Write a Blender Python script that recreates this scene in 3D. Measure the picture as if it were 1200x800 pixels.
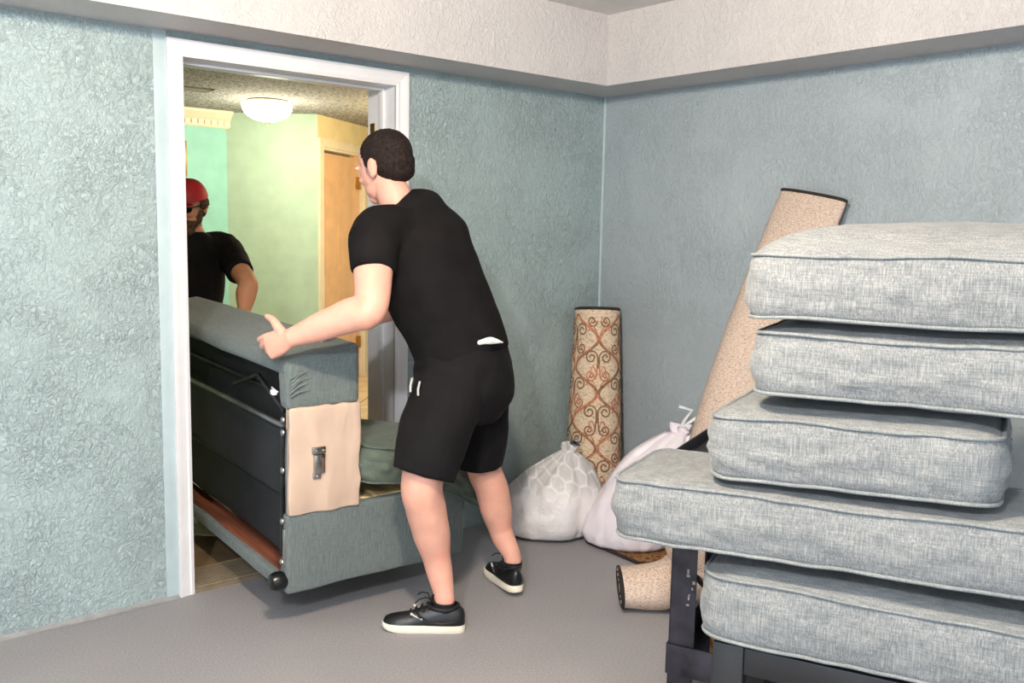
import bpy, bmesh, math, random
from mathutils import Vector, Matrix, noise
random.seed(7)
R = math.radians
V = Vector
UP = V((0, 0, 1))
scn = bpy.context.scene
C = scn.collection
for o in list(bpy.data.objects): bpy.data.objects.remove(o)

# ---------------------------------------------------------------- camera
FPX = 1081.9
CAM = V((-3.5173, -3.4326, 1.4307))
YAW, PITCH, ROLL = 0.7041, 0.1198, 0.0196
fw = V((math.sin(YAW)*math.cos(PITCH), math.cos(YAW)*math.cos(PITCH), -math.sin(PITCH)))
rt0 = V((math.cos(YAW), -math.sin(YAW), 0)); up0 = rt0.cross(fw)
rt = rt0*math.cos(ROLL) + up0*math.sin(ROLL); up = up0*math.cos(ROLL) - rt0*math.sin(ROLL)
cam = bpy.data.cameras.new('camera'); camo = bpy.data.objects.new('camera', cam); C.objects.link(camo)
cam.sensor_width = 36; cam.lens = FPX/1200*36; cam.clip_start = .02
m = Matrix((rt, up, -fw)).transposed().to_4x4(); m.translation = CAM; camo.matrix_world = m
scn.camera = camo
def at(x, y, D):                      # a point at depth D seen from where the photographer stood
    return CAM + (fw + rt*((x-600)/FPX) - up*((y-400)/FPX))*D
def atx(x, y, X): d = fw + rt*((x-600)/FPX) - up*((y-400)/FPX); return CAM + d*((X-CAM.x)/d.x)
def atz(x, y, Z): d = fw + rt*((x-600)/FPX) - up*((y-400)/FPX); return CAM + d*((Z-CAM.z)/d.z)

# ---------------------------------------------------------------- light
w = bpy.data.worlds.new('world'); scn.world = w; w.use_nodes = True
bg = w.node_tree.nodes['Background']; bg.inputs[0].default_value = (.75, .87, 1, 1); bg.inputs[1].default_value = 1.0
def area(name, loc, rot, sx, sy, power, col):
    l = bpy.data.lights.new(name, 'AREA'); l.shape = 'RECTANGLE'; l.size = sx; l.size_y = sy; l.energy = power; l.color = col
    o = bpy.data.objects.new(name, l); C.objects.link(o); o.location = loc; o.rotation_euler = rot; return o
area('side_fill_light', (-5.35, -3.1, 1.1), (0, R(-90), 0), 2.0, 3.4, 26, (.86, .93, 1))  # unseen cool fill, added to brighten the right wall
area('daylight_through_front_opening', (-2.9, -5.55, 1.1), (R(90), 0, 0), 3.6, 2.0, 9, (.95, .97, 1))
GLOBES = (((-2.75, -2.25, 2.385), 135, (1, .85, .66), .06), ((-4.25, -3.45, 2.385), 215, (.89, .95, 1), .09))   # the two ceiling bulbs of the garage
for gl_, ge_, gc_, gs_ in GLOBES:
    pl0 = bpy.data.lights.new('ceiling_bulb', 'POINT'); pl0.energy = ge_; pl0.color = gc_; pl0.shadow_soft_size = gs_
    po0 = bpy.data.objects.new('ceiling_bulb', pl0); C.objects.link(po0); po0.location = gl_
vs = scn.view_settings
vs.view_transform = 'Standard'; vs.look = 'None'; vs.gamma = 1; vs.exposure = 0.42; vs.use_curve_mapping = False

# ---------------------------------------------------------------- materials
def lin(c):
    return tuple((x/255/12.92 if x/255 <= .04045 else ((x/255+.055)/1.055)**2.4) for x in c) + (1,)
class NT:
    def __init__(s, name):
        s.m = bpy.data.materials.new(name); s.m.use_nodes = True; s.t = s.m.node_tree; s.n = s.t.nodes; s.b = s.n['Principled BSDF']
        s.tc = s.n.new('ShaderNodeTexCoord')
    def l(s, a, b): s.t.links.new(a, b)
    def mapped(s, sc=(1,1,1), rot=(0,0,0)):
        mp = s.n.new('ShaderNodeMapping'); mp.inputs['Scale'].default_value = sc; mp.inputs['Rotation'].default_value = rot
        s.l(s.tc.outputs['Object'], mp.inputs[0]); return mp.outputs[0]
    def noise(s, scale, detail=3, dist=0, vec=None, rough=.5):
        n = s.n.new('ShaderNodeTexNoise'); n.inputs['Scale'].default_value = scale; n.inputs['Detail'].default_value = detail
        n.inputs['Distortion'].default_value = dist; n.inputs['Roughness'].default_value = rough
        s.l(vec if vec else s.tc.outputs['Object'], n.inputs['Vector']); return n.outputs['Fac']
    def ramp(s, fac, stops):
        r = s.n.new('ShaderNodeValToRGB'); e = r.color_ramp.elements
        e[0].position, e[0].color = stops[0]; e[1].position, e[1].color = stops[-1]
        for p, c in stops[1:-1]: q = e.new(p); q.color = c
        s.l(fac, r.inputs[0]); return r.outputs[0]
    def math(s, op, a, b=None, c=None):
        n = s.n.new('ShaderNodeMath'); n.operation = op
        for i, x in enumerate((a, b, c)):
            if x is None: continue
            if isinstance(x, (int, float)): n.inputs[i].default_value = x
            else: s.l(x, n.inputs[i])
        return n.outputs[0]
    def mix(s, f, a, b, mode='MIX'):
        n = s.n.new('ShaderNodeMix'); n.data_type = 'RGBA'; n.blend_type = mode
        for i, x in ((0, f), (6, a), (7, b)):
            if isinstance(x, (int, float, tuple)): n.inputs[i].default_value = x
            else: s.l(x, n.inputs[i])
        return n.outputs[2]
    def bump(s, h, strength=.5, dist=.004):
        b = s.n.new('ShaderNodeBump'); b.inputs['Strength'].default_value = strength; b.inputs['Distance'].default_value = dist
        s.l(h, b.inputs['Height']); s.l(b.outputs[0], s.b.inputs['Normal'])
    def fin(s, col, rough=.6, metal=0, spec=.5):
        if isinstance(col, tuple): s.b.inputs['Base Color'].default_value = col
        else: s.l(col, s.b.inputs['Base Color'])
        if isinstance(rough, (int, float)): s.b.inputs['Roughness'].default_value = rough
        else: s.l(rough, s.b.inputs['Roughness'])
        s.b.inputs['Metallic'].default_value = metal; s.b.inputs['Specular IOR Level'].default_value = spec
        return s.m
def sc(c, k): return tuple(min(255, x*k) for x in c)
def plain(name, c, rough=.6, metal=0, var=.12, scale=8, bump=0, bscale=80, spec=.5):
    t = NT(name); n = t.noise(scale, 4)
    col = t.ramp(n, [(.3, lin(sc(c, 1-var))), (.7, lin(sc(c, 1+var)))])
    if bump: t.bump(t.noise(bscale, 4), bump, .003)
    return t.fin(col, rough, metal, spec)
def plaster(name, c, amt=.6, feat=42):
    t = NT(name)
    vec = t.mapped((1, 1, .75))
    n1 = t.noise(feat*1.5, 5, .9, vec, .6); r1 = t.ramp(n1, [(.44, (0,0,0,1)), (.60, (1,1,1,1))])
    n1b = t.noise(feat*.5, 4, 2.6, vec, .6); r2 = t.ramp(n1b, [(.50, (0,0,0,1)), (.56, (1,1,1,1))])
    mask = t.ramp(t.noise(3.2, 4, .5), [(.38, (.5,.5,.5,1)), (.62, (1,1,1,1))])
    h = t.math('ADD', t.math('MULTIPLY', t.math('ADD', t.math('MULTIPLY', r1, .8), t.math('MULTIPLY', r2, .7)), mask), t.math('MULTIPLY', t.noise(feat*5, 2), .3))
    t.bump(h, amt, .0042)
    col = t.ramp(t.noise(1.4, 4), [(.3, lin(sc(c, .96))), (.7, lin(sc(c, 1.03)))])
    return t.fin(col, .5, 0, .4)
def linen(name, c1, c2, warm=None, scale=1.0):
    t = NT(name)
    a = t.noise(1, 3, 0, t.mapped((260*scale, 260*scale, 14*scale)), .7)
    b = t.noise(1, 3, 0, t.mapped((16*scale, 16*scale, 300*scale)), .7)
    mx = t.math('ADD', t.math('MULTIPLY', a, .62), t.math('MULTIPLY', b, .38))
    col = t.ramp(mx, [(.36, lin(c1)), (.5, lin(tuple((p+q)/2 for p, q in zip(c1, c2)))), (.63, lin(c2))])
    big = t.ramp(t.noise(3, 3), [(.3, (.9,.9,.9,1)), (.7, (1.06,1.05,1.03,1))])
    col = t.mix(1.0, col, big, 'MULTIPLY')
    t.bump(mx, .35, .0016)
    m_ = t.fin(col, .9, 0, .15)
    t.b.inputs['Sheen Weight'].default_value = .15
    return m_
def skinmat(name, c):
    t = NT(name)
    col = t.ramp(t.noise(9, 4), [(.3, lin(sc(c, .93))), (.55, lin(c)), (.75, lin((min(255, c[0]*1.04), c[1]*.93, c[2]*.9)))])
    t.bump(t.noise(140, 3), .12, .001)
    m_ = t.fin(col, .5, 0, .35)
    t.b.inputs['Subsurface Weight'].default_value = .12; t.b.inputs['Subsurface Radius'].default_value = (.02, .008, .004); t.b.inputs['Subsurface Scale'].default_value = .5
    return m_
def emit(name, c, s):
    t = NT(name); t.b.inputs['Emission Color'].default_value = lin(c); t.b.inputs['Emission Strength'].default_value = s
    return t.fin(lin(c), .3)
def hexbag(name):
    t = NT(name)
    mp = t.n.new('ShaderNodeMapping'); mp.inputs['Rotation'].default_value = (0, 0, R(40)); t.l(t.tc.outputs['Object'], mp.inputs[0])
    sx = t.n.new('ShaderNodeSeparateXYZ'); t.l(mp.outputs[0], sx.inputs[0])
    S = .066; q = math.sqrt(3)
    px = t.math('DIVIDE', t.math('ADD', sx.outputs[0], 10), S); pz = t.math('DIVIDE', t.math('ADD', t.math('ADD', sx.outputs[2], t.math('MULTIPLY', sx.outputs[0], .35)), 10), S)
    def hd(ox, oz):
        x = t.math('ABSOLUTE', t.math('SUBTRACT', t.math('MODULO', t.math('ADD', px, ox), 1.0), .5))
        z = t.math('ABSOLUTE', t.math('SUBTRACT', t.math('MODULO', t.math('ADD', pz, oz), q), q/2))
        return t.math('MAXIMUM', x, t.math('ADD', t.math('MULTIPLY', x, .5), t.math('MULTIPLY', z, q/2)))
    d = t.math('MINIMUM', hd(0, 0), hd(.5, q/2))
    ln = t.ramp(d, [(.40, (0,0,0,1)), (.45, (1,1,1,1))])
    up_ = t.ramp(sx.outputs[2], [(.20, (0,0,0,1)), (.27, (1,1,1,1))])
    f = t.math('MULTIPLY', t.math('MULTIPLY', t.math('SUBTRACT', 1.0, ln), up_), .55)
    col = t.mix(f, lin((226, 220, 220)), lin((176, 176, 174)))
    t.bump(t.noise(14, 5, 1.5), .5, .012)
    t.b.inputs['Transmission Weight'].default_value = 0
    return t.fin(col, .38, 0, .5)
def checker_rug(name):      # brown mottled pile
    t = NT(name); v = t.n.new('ShaderNodeTexVoronoi'); v.inputs['Scale'].default_value = 26; t.l(t.tc.outputs['Object'], v.inputs['Vector'])
    col = t.ramp(v.outputs['Distance'], [(.1, lin((60, 40, 26))), (.45, lin((150, 110, 70))), (.8, lin((80, 52, 32)))])
    t.bump(t.noise(200, 2), .5, .003); return t.fin(col, .95, 0, .1)
def woodmat(name, c):
    t = NT(name); n = t.noise(1, 5, .6, t.mapped((30, 2.2, 30)))
    return t.fin(t.ramp(n, [(.3, lin(sc(c, .65))), (.7, lin(sc(c, 1.15)))]), .6)
def floormat():
    t = NT('grey_painted_concrete')
    sp = t.ramp(t.noise(150, 3, 0, None, .85), [(.3, lin((126, 124, 127))), (.55, lin((153, 150, 152))), (.75, lin((175, 172, 173)))])
    st = t.ramp(t.noise(1.6, 5, .4), [(.3, (.92,.92,.93,1)), (.7, (1.04,1.03,1.02,1))])
    col = t.mix(1.0, sp, st, 'MULTIPLY')
    t.bump(t.noise(260, 2), .25, .002)
    return t.fin(col, .62, 0, .35)
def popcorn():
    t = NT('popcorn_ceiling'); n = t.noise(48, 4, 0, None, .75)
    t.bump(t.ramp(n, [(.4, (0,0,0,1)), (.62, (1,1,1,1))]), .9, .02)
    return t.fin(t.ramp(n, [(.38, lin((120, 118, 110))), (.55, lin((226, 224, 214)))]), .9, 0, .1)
def rugmat(name, c, warmc, s=1):
    t = NT(name)
    a = t.noise(1, 3, .3, t.mapped((70*s, 70*s, 160*s)), .7)
    col = t.ramp(a, [(.3, lin(sc(c, .72))), (.5, lin(c)), (.68, lin(warmc))])
    t.bump(a, .8, .004); return t.fin(col, .95, 0, .1)

def muslin():
    t = NT('beige_muslin'); n = t.noise(1, 2, .5, t.mapped((8, 3, 2.6), (0, R(38), 0)), .4)
    t.bump(n, .8, .02); return t.fin(t.ramp(t.noise(5, 4), [(.3, lin((192, 166, 148))), (.7, lin((212, 186, 166)))]), .85, 0, .2)
MAT = dict(
 wall=plaster('teal_textured_plaster', (170, 186, 187), .95, 46), wallb=plaster('blue_textured_plaster', (171, 181, 186), .7, 46),
 soffit=plaster('white_textured_plaster', (206, 200, 198), .6, 34), white=plain('white_gloss_paint', (232, 229, 230), .3, var=.02),
 ceil=plain('flat_white_ceiling', (226, 222, 218), .8, var=.02), smooth=plain('smooth_teal_paint', (178, 194, 197), .5, var=.03),
 floor=floormat(), concrete=plain('concrete_edge', (148, 146, 147), .8, var=.06, scale=30, bump=.3),
 mint=plain('mint_wall_paint', (184, 210, 184), .6, var=.03), turq=plain('turquoise_wall_paint', (146, 206, 190), .6, var=.03), cream=plain('lamplit_cream_wall', (236, 222, 170), .6, var=.03),  # cream: warm lamplight put into the colour of mint walls
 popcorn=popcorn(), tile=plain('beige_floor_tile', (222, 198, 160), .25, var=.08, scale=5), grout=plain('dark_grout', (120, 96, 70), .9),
 hallwhite=plain('cream_trim_paint', (238, 228, 200), .35, var=.02), doorslab=plain('warm_lit_door', (236, 196, 150), .4, var=.03), brass=plain('brass', (200, 150, 60), .3, 1, var=.08),  # the door's peach is the next room's light put into its colour
 glow=emit('lit_glass_dome', (255, 240, 210), 11), lampbase=plain('lamp_base_white', (235, 230, 215), .4, var=.02),
 linen=linen('blue_grey_linen', (92, 98, 103), (153, 153, 152), scale=1.3), piping=linen('grey_linen_piping', (102, 108, 112), (150, 152, 152), scale=1.3),
 sofafab=linen('sage_grey_sofa_fabric', (84, 94, 95), (122, 130, 128), scale=1.6), sofacush=linen('dark_sage_cushion_fabric', (72, 84, 76), (106, 114, 102), scale=1.6),
 beige=muslin(), blackcloth=plain('black_dust_cover', (22, 23, 26), .75, var=.25, scale=20, bump=.2, bscale=40),
 blackvinyl=plain('black_mattress_cover', (30, 31, 36), .55, var=.2, scale=6, bump=.5, bscale=9), steel=plain('dark_steel_tube', (135, 137, 140), .32, .9, var=.15), blacksteel=plain('black_steel', (38, 38, 42), .38, .6, var=.3, scale=14),
 chrome=plain('chrome_bracket', (190, 188, 184), .25, 1, var=.1), redwood=woodmat('reddish_wood_rail', (132, 74, 52)), pine=woodmat('pale_pine', (214, 184, 130)), blackplastic=plain('black_plastic', (16, 16, 18), .28, var=.2),
 shelf=plain('scuffed_black_enamel', (46, 43, 50), .42, .3, var=.35, scale=18, bump=.2, bscale=25), scuff=plain('bare_metal_scuff', (150, 146, 146), .5, .5), blackwood=plain('black_painted_wood', (24, 24, 27), .45, var=.2),
 shirt=plain('black_jersey', (19, 17, 18), .9, var=.18, scale=14, bump=.25, bscale=30, spec=.15), shorts=plain('black_shorts_fabric', (16, 14, 16), .85, var=.2, scale=12, bump=.3, bscale=24, spec=.2),
 skin=skinmat('light_skin', (226, 168, 148)), skin2=skinmat('tanned_skin', (198, 140, 104)), hair=plain('dark_brown_hair', (30, 21, 19), .75, var=.5, scale=90, bump=1.0, bscale=220, spec=.2), stubble=plain('greying_stubble', (150, 120, 110), .7, var=.2, scale=60),
 beard=plain('brown_beard', (70, 46, 30), .8, var=.35, scale=70, bump=.7, bscale=150), red=plain('red_cap_cloth', (176, 26, 34), .6, var=.15, bump=.2), lens=plain('dark_lens', (10, 10, 12), .12), eye=plain('eye_white', (230, 226, 220), .2, var=.02), iris=plain('dark_iris', (50, 34, 22), .2), lip=plain('lip', (178, 104, 94), .45),
 shoe=plain('black_shoe_leather', (20, 20, 22), .36, var=.2, scale=20, bump=.2, bscale=60), sole=plain('cream_rubber_sole', (232, 222, 204), .6, var=.05), sock=plain('black_sock', (15, 15, 17), .95, bump=.3, bscale=200), silver=plain('silver_mark', (205, 203, 198), .4, .3), laces=plain('black_lace', (14, 14, 15), .9), grey=plain('grey_waistband', (196, 196, 190), .8, var=.1, scale=40), denim=plain('dark_denim', (44, 50, 66), .9, var=.2, scale=40),
 rugbeige=rugmat('tan_rug_backing', (206, 178, 152), (222, 200, 180)), rugpat=rugmat('cream_rug_weave', (222, 198, 170), (234, 214, 190), .8), darkbind=plain('dark_rug_binding', (38, 32, 30), .9), rugtoe=rugmat('pale_rug_backing', (208, 184, 167), (224, 204, 190), 1.5), scrollb=plain('brown_scroll_yarn', (128, 98, 74), .95, var=.2, scale=60), scrollo=plain('rust_scroll_yarn', (182, 122, 94), .95, var=.2, scale=60),
 bag1=hexbag('white_plastic_over_hexagon_cloth'), bag2=plain('white_plastic_bag', (236, 226, 232), .36, var=.03, bump=.45, bscale=16), tie=plain('white_plastic_tie', (228, 232, 236), .35), mat=checker_rug('brown_mat_pile'),
 threshold=plain('tan_aluminium_threshold', (146, 130, 108), .4, .4, var=.05, scale=20), darkfloor=woodmat('dark_hall_floor', (60, 46, 34)), frame=plain('gilt_picture_frame', (150, 120, 70), .4, .4), picture=plain('pale_print', (214, 206, 180), .7), vent=plain('grey_vent', (170, 165, 150), .5),
)

# ---------------------------------------------------------------- mesh helpers
class MB:
    def __init__(s): s.v = []; s.f = []
    def add(s, vs, fs):
        n = len(s.v); s.v += [V(p) for p in vs]; s.f += [[i+n for i in q] for q in fs]; return s
    def box(s, x0, x1, y0, y1, z0, z1, M=None, bev=0):
        bm = bmesh.new(); bmesh.ops.create_cube(bm, size=1)
        for q in bm.verts: q.co = V(((x0+x1)/2+q.co.x*(x1-x0), (y0+y1)/2+q.co.y*(y1-y0), (z0+z1)/2+q.co.z*(z1-z0)))
        if bev: bmesh.ops.bevel(bm, geom=bm.edges[:], offset=bev, segments=2, affect='EDGES', profile=.5)
        bm.verts.index_update()
        vs = [q.co.copy() for q in bm.verts]
        if M: vs = [M @ q for q in vs]
        s.add(vs, [[q.index for q in f.verts] for f in bm.faces]); bm.free(); return s
    def prism(s, poly, fn0, fn1):           # polygon given twice by two mapping functions
        n = len(poly); a = [fn0(p) for p in poly]; b = [fn1(p) for p in poly]
        return s.add(a+b, [list(range(n))[::-1], [n+i for i in range(n)]] + [[i, (i+1) % n, n+(i+1) % n, n+i] for i in range(n)])
    def tube(s, pts, r, sides=8, closed=False, flat=1.0):
        pts = [V(p) for p in pts]; n = len(pts); rings = []; A = None
        for i, P in enumerate(pts):
            T = (pts[(i+1) % n]-pts[i-1]) if closed else (pts[min(i+1, n-1)]-pts[max(i-1, 0)])
            T = T.normalized() if T.length > 1e-9 else V((0, 0, 1))
            if A is None: A = T.orthogonal().normalized()
            A = (A - T*A.dot(T)); A = A.normalized() if A.length > 1e-6 else T.orthogonal().normalized()
            B = T.cross(A); rr = r[i] if isinstance(r, (list, tuple)) else r
            rings.append([P + (A*math.cos(2*math.pi*k/sides) + B*math.sin(2*math.pi*k/sides)*flat)*rr for k in range(sides)])
        return s.loft(rings, closed)
    def loft(s, rings, closed=False, caps=True):
        n = len(rings); k = len(rings[0]); vs = [p for q in rings for p in q]; fs = []
        for i in range(n if closed else n-1):
            for j in range(k):
                a = i*k+j; b = i*k+(j+1) % k; c = ((i+1) % n)*k+(j+1) % k; d = ((i+1) % n)*k+j
                fs.append([a, b, c, d])
        if caps and not closed: fs += [list(range(k))[::-1], [(n-1)*k+j for j in range(k)]]
        return s.add(vs, fs)
    def ell(s, c, r, M=None, u=20, v=14):
        vs = []; fs = []
        for i in range(1, v):
            th = math.pi*i/v
            for j in range(u):
                ph = 2*math.pi*j/u; p = V((r[0]*math.sin(th)*math.cos(ph), r[1]*math.sin(th)*math.sin(ph), r[2]*math.cos(th)))
                vs.append(V(c) + (M @ p if M else p))
        t = len(vs); pt = V((0, 0, r[2])); vs += [V(c)+(M @ pt if M else pt), V(c)-(M @ pt if M else pt)]
        for i in range(v-2):
            for j in range(u): fs.append([i*u+j, (i+1)*u+j, (i+1)*u+(j+1) % u, i*u+(j+1) % u])
        for j in range(u): fs += [[t, j, (j+1) % u], [t+1, (v-2)*u+(j+1) % u, (v-2)*u+j]]
        return s.add(vs, fs)
    def sweep(s, secs, sub=5, sides=22, round0=.6, round1=.6):
        """secs: (point, ra, rb, axis_a) elliptical sections, smoothly interpolated, with rounded ends"""
        n = len(secs); P = [V(q[0]) for q in secs]; out = []
        def cr(a, b, c, d, t): return (b*2 + (c-a)*t + (a*2-b*5+c*4-d)*t*t + (b*3-a-c*3+d)*t*t*t)*.5
        for i in range(n-1):
            for k in range(sub if i < n-2 else sub+1):
                t = k/sub; i0 = max(i-1, 0); i3 = min(i+2, n-1)
                p = cr(P[i0], P[i], P[i+1], P[i3], t); e = t*t*(3-2*t)
                out.append((p, secs[i][1]*(1-e)+secs[i+1][1]*e, secs[i][2]*(1-e)+secs[i+1][2]*e, V(secs[i][3])*(1-t)+V(secs[i+1][3])*t))
        rings = []; m_ = len(out)
        def ring(p, T, ra, rb, A):
            A = A-T*A.dot(T); A = A.normalized() if A.length > 1e-5 else T.orthogonal().normalized(); B = T.cross(A)
            return [p + A*(ra*math.cos(2*math.pi*j/sides)) + B*(rb*math.sin(2*math.pi*j/sides)) for j in range(sides)]
        for i, (p, ra, rb, A) in enumerate(out):
            T = (out[min(i+1, m_-1)][0]-out[max(i-1, 0)][0]).normalized()
            if i == 0 and round0:
                for a in (80, 55, 28): rings.append(ring(p-T*min(ra, rb)*round0*math.sin(R(a)), T, ra*math.cos(R(a)), rb*math.cos(R(a)), A))
            rings.append(ring(p, T, ra, rb, A))
            if i == m_-1 and round1:
                for a in (28, 55, 80): rings.append(ring(p+T*min(ra, rb)*round1*math.sin(R(a)), T, ra*math.cos(R(a)), rb*math.cos(R(a)), A))
        return s.loft(rings)
    def mesh(s, name, off=V((0, 0, 0))):
        me = bpy.data.meshes.new(name); me.from_pydata([p-off for p in s.v], [], s.f); return me
    def build(s, name, mat, parent=None, smooth=True, angle=40):
        off = parent_world(parent); me = s.mesh(name, off)
        bm = bmesh.new(); bm.from_mesh(me); bmesh.ops.recalc_face_normals(bm, faces=bm.faces); bm.to_mesh(me); bm.free()
        return link(name, me, mat, parent, smooth, angle)
def parent_world(p):
    t = V((0, 0, 0))
    while p is not None: t += p.location; p = p.parent
    return t
def link(name, me, mat, parent=None, smooth=True, angle=40):
    if mat is not None: me.materials.append(MAT[mat] if isinstance(mat, str) else mat)
    if smooth:
        me.polygons.foreach_set('use_smooth', [True]*len(me.polygons))
        if angle < 180: me.set_sharp_from_angle(angle=R(angle))
    o = bpy.data.objects.new(name, me); C.objects.link(o); o.parent = parent; return o
def tag(o, label=None, cat=None, group=None, kind=None):
    if label: o['label'] = label
    if cat: o['category'] = cat
    if group: o['group'] = group
    if kind: o['kind'] = kind
    return o
def struct(o, label=None): return tag(o, label, None, None, 'structure')
def empty(name, loc, label, cat, group=None):
    o = bpy.data.objects.new(name, None); C.objects.link(o); o.location = loc; o.empty_display_size = .1
    return tag(o, label, cat, group)
def blob(mb, name, mat, parent, voxel=.006, it=6, fac=.5, disp=None):
    off = parent_world(parent); me = mb.mesh(name, off); ob = bpy.data.objects.new('tmp', me); C.objects.link(ob)
    bm = bmesh.new(); bm.from_mesh(me); bmesh.ops.recalc_face_normals(bm, faces=bm.faces); bm.to_mesh(me); bm.free()
    r = ob.modifiers.new('r', 'REMESH'); r.mode = 'VOXEL'; r.voxel_size = voxel
    s_ = ob.modifiers.new('s', 'SMOOTH'); s_.iterations = it; s_.factor = fac
    dg = bpy.context.evaluated_depsgraph_get(); dg.update()
    nm = bpy.data.meshes.new_from_object(ob.evaluated_get(dg)); nm.name = name
    bpy.data.objects.remove(ob); bpy.data.meshes.remove(me)
    if disp:
        nm.update(); nr = [v_.normal.copy() for v_ in nm.vertices]
        for v_, n_ in zip(nm.vertices, nr): v_.co += n_*disp(v_.co+off, n_)
    nm.materials.clear()
    return link(name, nm, mat, parent, True, 180)

# ================================================================ THE ROOM
DX0, DX1, DH, WT = -2.208, -1.288, 2.035, .214
HS, SD, HC = 2.121, .275, 2.446
mb = MB(); mb.box(-5.5, DX0-.012, 0, WT, -.05, 2.6); mb.box(DX1+.012, .15, 0, WT, -.05, 2.6); mb.box(DX0-.012, DX1+.012, 0, WT, DH+.012, 2.6)
struct(mb.build('wall_back', 'wall', smooth=False), 'teal textured wall with the doorway')
struct(MB().box(0, .15, -5.75, 0, -.05, 2.6).build('wall_right', 'wallb', smooth=False), 'blue textured wall behind the cushions')
mb = MB(); mb.box(-5.65, -5.5, -1.3, WT, -.05, 2.6); mb.box(-5.65, -5.5, -5.75, -4.9, -.05, 2.6); mb.box(-5.65, -5.5, -4.9, -1.3, 2.15, 2.6)
struct(mb.build('wall_left', 'wall', smooth=False))
mb = MB(); mb.box(-5.65, -4.8, -5.9, -5.75, -.05, 2.6); mb.box(-1.0, .15, -5.9, -5.75, -.05, 2.6); mb.box(-4.8, -1.0, -5.9, -5.75, 2.15, 2.6)
struct(mb.build('wall_front', 'wall', smooth=False))
struct(MB().box(-5.65, .15, -5.9, 0, -.1, 0).build('floor', 'floor', smooth=False), 'grey painted concrete floor')
struct(MB().box(-5.65, .15, -5.9, WT, HC, HC+.1).build('ceiling', 'ceil', smooth=False), 'flat white ceiling')
mb = MB()
prof = [(-5.5, 0), (0, 0), (0, -5.75), (-SD, -5.75), (-SD, -SD), (-5.5, -SD)]
mb.prism(prof, lambda p: V((p[0], p[1], HS)), lambda p: V((p[0], p[1], HC)))
struct(mb.build('trim_1', 'soffit', smooth=False), 'white plaster soffit running around the top of the walls')
mb = MB().tube([V((-.004, -.004, 0)), V((-.004, -.004, 1)), V((-.004, -.004, HS))], .008, 8)
struct(mb.build('trim_2', 'smooth'), 'pale caulk bead in the wall corner')
struct(MB().box(DX0-.106, DX0-.055, -.004, 0, 0, HS, bev=.002).build('trim_3', 'smooth'), 'smooth pale paint strip beside the door casing')
# rough fillet of paint where floor meets wall
mb = MB(); pts = []
for i in range(60):
    x = -5.4 + i*(DX0-.06+5.4)/59; wv = .004+.006*noise.noise(V((x*6, 0, 0)))
    pts.append([V((x, -.001, 0)), V((x, -.018-wv*1.5, .001)), V((x, -.007, .005+wv*.4)), V((x, -.001, .010+wv*.5))])
mb.loft(pts); struct(mb.build('trim_4', 'concrete'), 'rough cement fillet at the foot of the wall')

# doorway: casing, jambs, stops, hinge plates, threshold
d1 = empty('door_1', ((DX0+DX1)/2, 0, 0), 'white cased doorway in the teal wall', None); d1['kind'] = 'structure'
def casing(pts_in, pts_out):
    """moulded casing board between an inner and an outer edge line (each two points), stepped profile"""
    mb = MB(); prof = [(0, 0), (0, .010), (.012, .014), (.018, .011), (.040, .015), (.052, .020), (.060, .020), (.060, 0)]
    a0, a1 = pts_in; b0, b1 = pts_out
    def ring(a, b): d = (b-a)/.060; return [a + d*p[0] + V((0, -p[1], 0)) for p in prof]
    mb.loft([ring(a0, b0), ring(a1, b1)]); return mb
cw = .060
casing((V((DX0, 0, 0)), V((DX0, 0, DH))), (V((DX0-cw, 0, 0)), V((DX0-cw, 0, DH+cw)))).build('casing', 'white', d1, angle=25)
casing((V((DX1, 0, 0)), V((DX1, 0, DH))), (V((DX1+cw, 0, 0)), V((DX1+cw, 0, DH+cw)))).build('casing', 'white', d1, angle=25)
casing((V((DX0, 0, DH)), V((DX1, 0, DH))), (V((DX0-cw, 0, DH+cw)), V((DX1+cw, 0, DH+cw)))).build('casing', 'white', d1, angle=25)
for x0, x1 in ((DX0-.012, DX0), (DX1, DX1+.012)): MB().box(x0, x1, -.004, WT+.004, 0, DH+.012).build('jamb', 'white', d1, False)
MB().box(DX0, DX1, -.004, WT+.004, DH, DH+.012).build('jamb', 'white', d1, False)
for x0, x1 in ((DX0, DX0+.013), (DX1-.013, DX1)): MB().box(x0, x1, .075, .115, .03, DH, bev=.003).build('door_stop', 'white', d1)
MB().box(DX0+.013, DX1-.013, .075, .115, DH-.013, DH, bev=.003).build('door_stop', 'white', d1)
for z in (.25, 1.03, 1.80): MB().box(DX1-.004, DX1-.001, .16, .195, z, z+.09, bev=.001).build('hinge_leaf', 'brass', d1)
th = MB().box(DX0, DX1, -.012, WT-.02, 0, .018).build('threshold', 'threshold', d1, False)
for i in range(10): MB().box(DX0+.004, DX1-.004, -.010+i*.0195, i*.0195, .018, .027, bev=.002).build('threshold_rib', 'threshold', th)

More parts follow.
